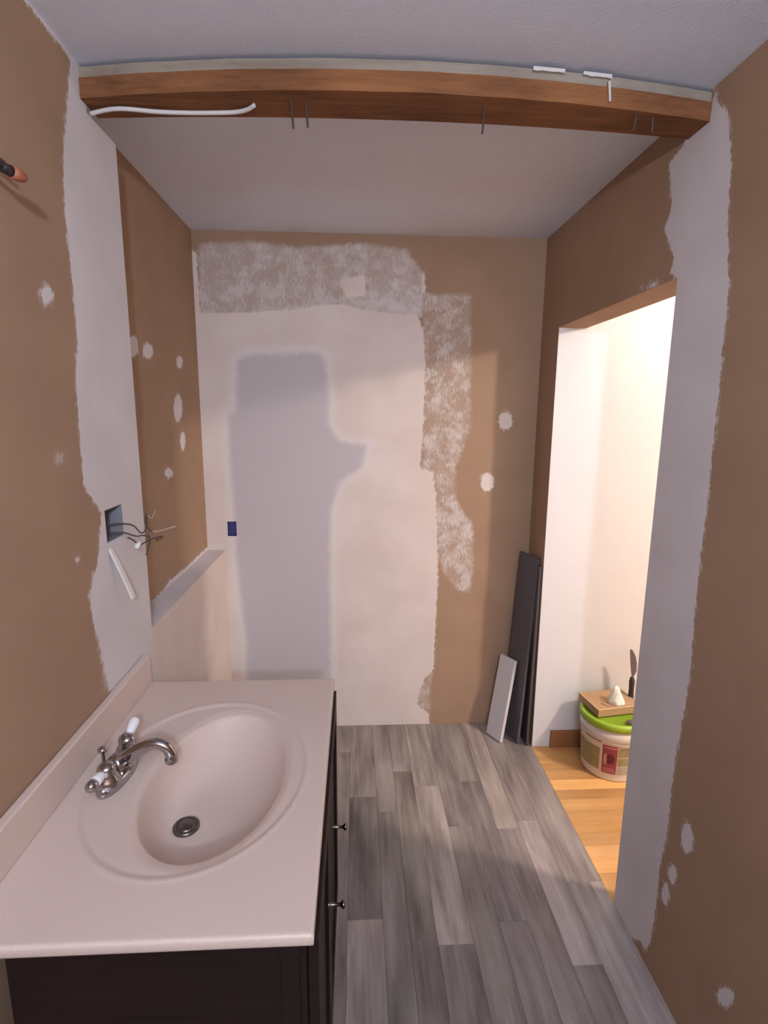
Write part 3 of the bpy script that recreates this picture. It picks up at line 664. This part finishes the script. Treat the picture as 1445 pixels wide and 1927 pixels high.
bm = bmesh.new(); lathe(bm, [(.004, .011), (.004, .050), (.008, .053), (.0105, .057), (.0105, .061), (.006, .065), (0, .0655)], (-.031, 0, 0), (0, 0, 1), 16); from_bm('pop_up_rod', bm, M_CHROME, fau, smooth=True)

# ------------------------------------------------------------------ boards standing in the back right corner
M_BOARD_WHITE = simple('white_trim_paint', (0.66, 0.62, 0.60), 0.45, var=0.03)
M_BOARD_GREY = simple('charcoal_trim_paint', (0.062, 0.053, 0.056), 0.5, var=0.06)
M_BOARD_GREY2 = simple('slate_trim_paint', (0.088, 0.078, 0.083), 0.5, var=0.06)

def leaning_board(name, foot, head, wdir, w, t, m, label, cat='board', bev=0.003, group=None, lip=True):
    """board of width w along wdir whose lower edge stands on foot and whose upper edge is at head"""
    foot, head, wd = Vector(foot), Vector(head), Vector(wdir).normalized()
    ax = (head - foot); L_ = ax.length; az = ax.normalized(); wd = (wd - az * wd.dot(az)).normalized(); nn = wd.cross(az)
    o = thing(name, label, cat, foot, group=group)
    bm = bmesh.new(); box(bm, (-w / 2, -t / 2, 0), (w / 2, t / 2, L_), bev)
    Mx = Matrix((wd, nn, az)).transposed().to_4x4(); bm.transform(Mx)
    b_ = from_bm('board_face', bm, m, o)
    if lip:
        bm = bmesh.new(); box(bm, (-w / 2 + .004, -t / 2 - .003, .004), (-w / 2 + w * .30, -t / 2 + .001, L_ - .002), .0012); bm.transform(Mx); from_bm('moulded_edge', bm, m, o)
    # keep the lowest corner on the floor
    lo = min((v.co.z for c in o.children for v in c.data.vertices))
    o.location.z -= lo + foot.z - 0.0005 if False else lo + o.location.z - 0.0005
    return o
leaning_board('trim_board', (0.697, 2.440, 0), (0.766, 2.490, 0.41), (0.44, -0.90, 0), 0.108, 0.018, M_BOARD_WHITE, 'short white trim board leaning in front of the taller dark boards', lip=False)
leaning_board('trim_board', (0.782, 2.452, 0), (0.838, 2.470, 0.95), (0.28, -0.96, 0), 0.150, 0.014, M_BOARD_GREY2, 'tall slate grey board in the corner, nearer the white trim piece')
leaning_board('trim_board', (0.842, 2.428, 0), (0.856, 2.430, 0.92), (0.03, -0.99, 0), 0.125, 0.014, M_BOARD_GREY, 'tall charcoal board leaning right beside the doorway edge', lip=False)

# ------------------------------------------------------------------ pail of compound in the hallway
BX, BY = 1.182, 2.208
pail = thing('plastic_pail', 'round white plastic pail with green lid and maroon label on the oak floor', 'bucket', (BX, BY, 0))
M_PAIL = simple('pail_plastic', (0.70, 0.66, 0.62), 0.4, var=0.03, scale=15)
M_LID = simple('green_lid', (0.30, 0.47, 0.035), 0.35, var=0.05)
RB, RT, HP = 0.124, 0.140, 0.275
rad = lambda z: RB + (RT - RB) * z / HP
bm = bmesh.new(); lathe(bm, [(0, .0005), (RB - .008, .0005), (RB - .002, .003), (RB, .010), (rad(.20), .20), (rad(.20) + .004, .203), (rad(.24) + .004, .238), (rad(.24), .241), (RT, HP - .006), (RT - .002, HP), (RT - .010, HP), (RT - .012, HP - .01), (0, HP - .012)], sides=56); from_bm('pail_body', bm, M_PAIL, pail, smooth=True)
bm = bmesh.new(); lathe(bm, [(RT + .0015, HP - .022), (RT + .006, HP - .022), (RT + .007, HP - .002), (RT + .005, HP + .007), (RT - .002, HP + .010), (RT - .012, HP + .009), (RT - .016, HP + .003), (0, HP + .003)], sides=56)
lid = from_bm('lid', bm, M_LID, pail, smooth=True)
def wrap(name, a0, a1, z0, z1, m, parent, proud=0.0006, n=10, oval=False):
    zm, zh = (z0 + z1) / 2, (z1 - z0) / 2
    bm = bmesh.new(); rr_ = []
    for i in range(n + 1):
        a = math.radians(a0 + (a1 - a0) * i / n)
        if oval:
            q = max(.08, math.sqrt(max(0, 1 - (2 * i / n - 1) ** 2))); z0, z1 = zm - zh * q, zm + zh * q
        rr_.append([bm.verts.new(((rad(z) + p) * math.cos(a), (rad(z) + p) * math.sin(a), z)) for z, p in ((z0, proud), (z1, proud), (z1, 0.0001), (z0, 0.0001))])
    for a, b in zip(rr_, rr_[1:]):
        for k in range(4): bm.faces.new((a[k], b[k], b[(k + 1) % 4], a[(k + 1) % 4]))
    bm.faces.new(rr_[0]); bm.faces.new(rr_[-1][::-1]); bmesh.ops.recalc_face_normals(bm, faces=bm.faces)
    return from_bm(name, bm, m, parent, smooth=False)
# pictures round the pail: olive photo fields, a maroon panel with a dark red flower, pale lines of print
M_OLIVE = simple('label_olive', (0.30, 0.255, 0.12), 0.5, var=0.45, scale=28)
M_MAROON = simple('label_maroon', (0.30, 0.055, 0.075), 0.5, var=0.25, scale=60)
M_ROSE = simple('label_dark_red', (0.13, 0.012, 0.022), 0.5, var=0.4, scale=90)
M_PINK = simple('label_pink', (0.52, 0.26, 0.26), 0.5, var=0.3, scale=120)
M_PALE = simple('label_pale', (0.62, 0.58, 0.50), 0.5, var=0.08)
M_TAUPE = simple('label_taupe', (0.44, 0.37, 0.30), 0.5, var=0.35, scale=40)
wrap('label_picture', 172, 224, .045, .155, M_OLIVE, pail)
lab = wrap('label_panel', 229, 256, .040, .180, M_MAROON, pail)
wrap('label_flower', 234.5, 252.5, .090, .138, M_ROSE, lab, .0011, oval=True)
wrap('label_flower_glow', 232, 238, .080, .140, M_PINK, lab, .0011, oval=True)
for k, z in enumerate((.048, .056, .064)): wrap('label_print_line', 232, 253, z, z + .003, M_PINK, lab, .0011)
wrap('label_heading', 232, 254, .166, .172, M_PINK, lab, .0011)
wrap('label_picture', 258, 330, .130, .175, M_OLIVE, pail)
wrap('label_picture', 258, 296, .085, .122, M_OLIVE, pail)
wrap('label_picture', 258, 290, .040, .078, M_TAUPE, pail)
wrap('label_stripe', 190, 226, .186, .190, M_ROSE, pail)
wrap('label_stripe', 285, 330, .215, .220, M_PINK, pail)
# wire bail folded against the rim
bm = bmesh.new(); tube(bm, [((RT + .009) * math.cos(a), (RT + .009) * math.sin(a), .232 - .035 * math.sin(max(0, min(math.pi, (a - math.pi * 1.0))))) for a in np.linspace(math.pi * 1.0, math.pi * 2.0, 30)], .0016, 6)
from_bm('wire_handle', bm, simple('handle_wire', (.45, .42, .40), .4, metal=.6), pail, smooth=True)

zl = HP + .0105
M_CARD = simple('cardboard', (0.42, 0.255, 0.13), 0.8, var=0.08, scale=25)
M_CARD_EDGE = simple('cardboard_edge', (0.60, 0.40, 0.24), 0.85, var=0.08)
card = thing('cardboard_tray', 'shallow tan cardboard tray lying on the green pail lid', 'tray', (1.172, 2.235, zl), (0, 0, math.radians(9)))
bm = bmesh.new(); box(bm, (-.105, -.075, 0), (.115, .085, .034), .0015); from_bm('tray_base', bm, M_CARD, card)
for lo, hi in (((-.105, -.0765, .0335), (.115, -.071, .0375)), ((-.1065, -.071, .0335), (-.102, .085, .0365))):
    bm = bmesh.new(); box(bm, lo, hi, .0008); from_bm('folded_rim', bm, M_CARD_EDGE, card)
# crumpled white rag
bm = bmesh.new(); lathe(bm, [(0, 0), (.040, .0), (.042, .012), (.031, .028), (.021, .050), (.013, .072), (.006, .083), (0, .086)], sides=28)
for v in bm.verts:
    k = mnoise.noise(v.co * 38) * .012
    if v.co.z > .002: v.co += Vector((k + v.co.z * -.10, mnoise.noise(v.co * 42 + Vector((5, 1, 2))) * .010, k * .5))
rag = from_bm('crumpled_rag', bm, simple('white_rag', (.80, .77, .68), .9, var=.06, bump=.6, bscale=60), None, smooth=True)
rag.location = (1.190, 2.205, zl + .034); rag.scale = (1.0, .8, .95); tag(rag, 'crumpled white paper rag standing on the cardboard tray', 'rag')
for pa, pb in (((1.118, 2.205, zl + .037), (1.145, 2.175, zl + .037)), ((1.128, 2.232, zl + .040), (1.150, 2.212, zl + .038)), ((1.225, 2.185, zl + .037), (1.262, 2.200, zl + .037))):
    bm = bmesh.new(); tube(bm, [Vector(pa) - Vector(pa), Vector(pb) - Vector(pa)], .0022, 5)
    o = from_bm('wood_splinter', bm, M_CARD_EDGE); o.location = pa
    tag(o, {0: 'thin pale splinter on the left of the cardboard tray', 1: 'short pale splinter touching the white rag on the tray', 2: 'pale splinter right of the white rag on the tray'}[{1.118: 0, 1.128: 1, 1.225: 2}[pa[0]]], 'splinter', 'splinters on the cardboard tray')
# putty knife standing between the tray and the wall, its dark blade up
kn = thing('putty_knife', 'dark curved blade sticking up behind the pail, half hidden by the white strip', 'tool', (1.284, 2.262, zl))
bm = bmesh.new(); prof = [(-.002, .13), (.010, .138), (.020, .16), (.022, .20), (.016, .235), (.004, .262), (-.004, .27), (-.010, .262), (-.009, .22), (-.006, .17)]
vs_f = [bm.verts.new((x - .006 - z * .10 + .02, -.0012, z)) for x, z in prof]; vs_b = [bm.verts.new((x - .006 - z * .10 + .02, .0012, z)) for x, z in prof]
bm.faces.new(vs_f); bm.faces.new(vs_b[::-1])
for k in range(len(prof)): bm.faces.new((vs_f[k], vs_b[k], vs_b[(k + 1) % len(prof)], vs_f[(k + 1) % len(prof)]))
bmesh.ops.recalc_face_normals(bm, faces=bm.faces); from_bm('blade', bm, simple('knife_steel', (.14, .12, .14), .45, metal=.5), kn)
bm = bmesh.new(); lathe(bm, [(0, 0), (.010, .002), (.013, .02), (.011, .07), (.013, .11), (.008, .13), (0, .135)], (0.004, 0, 0), (-.02, 0, 1), 14); from_bm('handle', bm, M_BLACK, kn, smooth=True)
# scrap of dark filler on the lid
bm = bmesh.new(); bmesh.ops.create_icosphere(bm, subdivisions=3, radius=1.0)
for v in bm.verts: v.co = Vector((v.co.x * .022, v.co.y * .014, (v.co.z + 1) * .008)) * (1 + .25 * mnoise.noise(v.co * 2))
o = from_bm('dried_clump', bm, simple('dried_compound', (.13, .10, .085), .9, var=.2), None, smooth=True); o.location = (1.205, 2.093, zl - .001); tag(o, 'small dark dried clump on the front of the green lid', 'debris')

# ------------------------------------------------------------------ ceiling lamps
M_LAMP_GLASS, nt, b = mat('lamp_glass'); b.inputs['Base Color'].default_value = (.9, .88, .82, 1); b.inputs['Transmission Weight'].default_value = 0.0; b.inputs['Roughness'].default_value = .4
M_LAMP_BASE = simple('lamp_base', (.6, .57, .52), .4)
def lamp(name, pos, power, color, label, rad_=0.09, down=0.0):
    t = thing(name, label, 'lamp', (pos[0], pos[1], ZC))
    bm = bmesh.new(); lathe(bm, [(0, 0), (.10, 0), (.105, -.012), (.095, -.022), (0, -.022)]); from_bm('lamp_base', bm, M_LAMP_BASE, t, smooth=True)
    ld = bpy.data.lights.new('bulb', 'POINT'); ld.energy = power; ld.color = color; ld.shadow_soft_size = rad_
    lo = bpy.data.objects.new('bulb', ld); COL.objects.link(lo); lo.parent = t; lo.location = (0, 0, pos[2] - ZC)
    if ZC - pos[2] > .2:
        bm = bmesh.new(); tube(bm, [(0, 0, -.02), (0, 0, pos[2] - ZC + .16)], .003, 8); from_bm('cord', bm, M_BLACK, t)
        bm = bmesh.new(); lathe(bm, [(0, .17), (.018, .165), (.020, .115), (0, .114)], (0, 0, pos[2] - ZC)); from_bm('socket', bm, M_BLACK, t, smooth=True)
        bm = bmesh.new(); lathe(bm, [(0, -.092), (.045, -.089), (.090, -.078), (.112, -.064), (.110, -.062), (.088, -.074), (.044, -.084), (0, -.087)], (0, 0, pos[2] - ZC)); from_bm('light_blocking_bowl', bm, simple('white_enamel', (.8, .8, .8), .5), t, smooth=True)  # unseen bowl, added to block steep downward light and bounce it to the ceiling
        for a in (0.3, 2.4, 4.5):  # stays that carry the added bowl
            bm = bmesh.new(); tube(bm, [(.016 * math.cos(a), .016 * math.sin(a), pos[2] - ZC + .14), (.111 * math.cos(a), .111 * math.sin(a), pos[2] - ZC - .063)], .001, 6); from_bm('wire_stay', bm, M_BLACK, t)
    if down:
        ad = bpy.data.lights.new('bowl', 'AREA'); ad.shape = 'DISK'; ad.size = .16; ad.energy = down; ad.color = color  # no glass here: a disc light added beside the bulb for more downward light
        ao = bpy.data.objects.new('bowl', ad); COL.objects.link(ao); ao.parent = t; ao.location = (0, 0, pos[2] - ZC)
    return t
lamp('ceiling_lamp', ROOM_LAMP, ROOM_POWER, ROOM_COLOR, 'pendant lamp with a shallow white bowl added to cut its downward light, in this room behind the viewer', 0.06)
lamp('ceiling_lamp', HALL_LAMP, HALL_POWER, HALL_COLOR, 'round ceiling lamp in the hallway beyond the doorway', 0.07, HALL_DOWN)
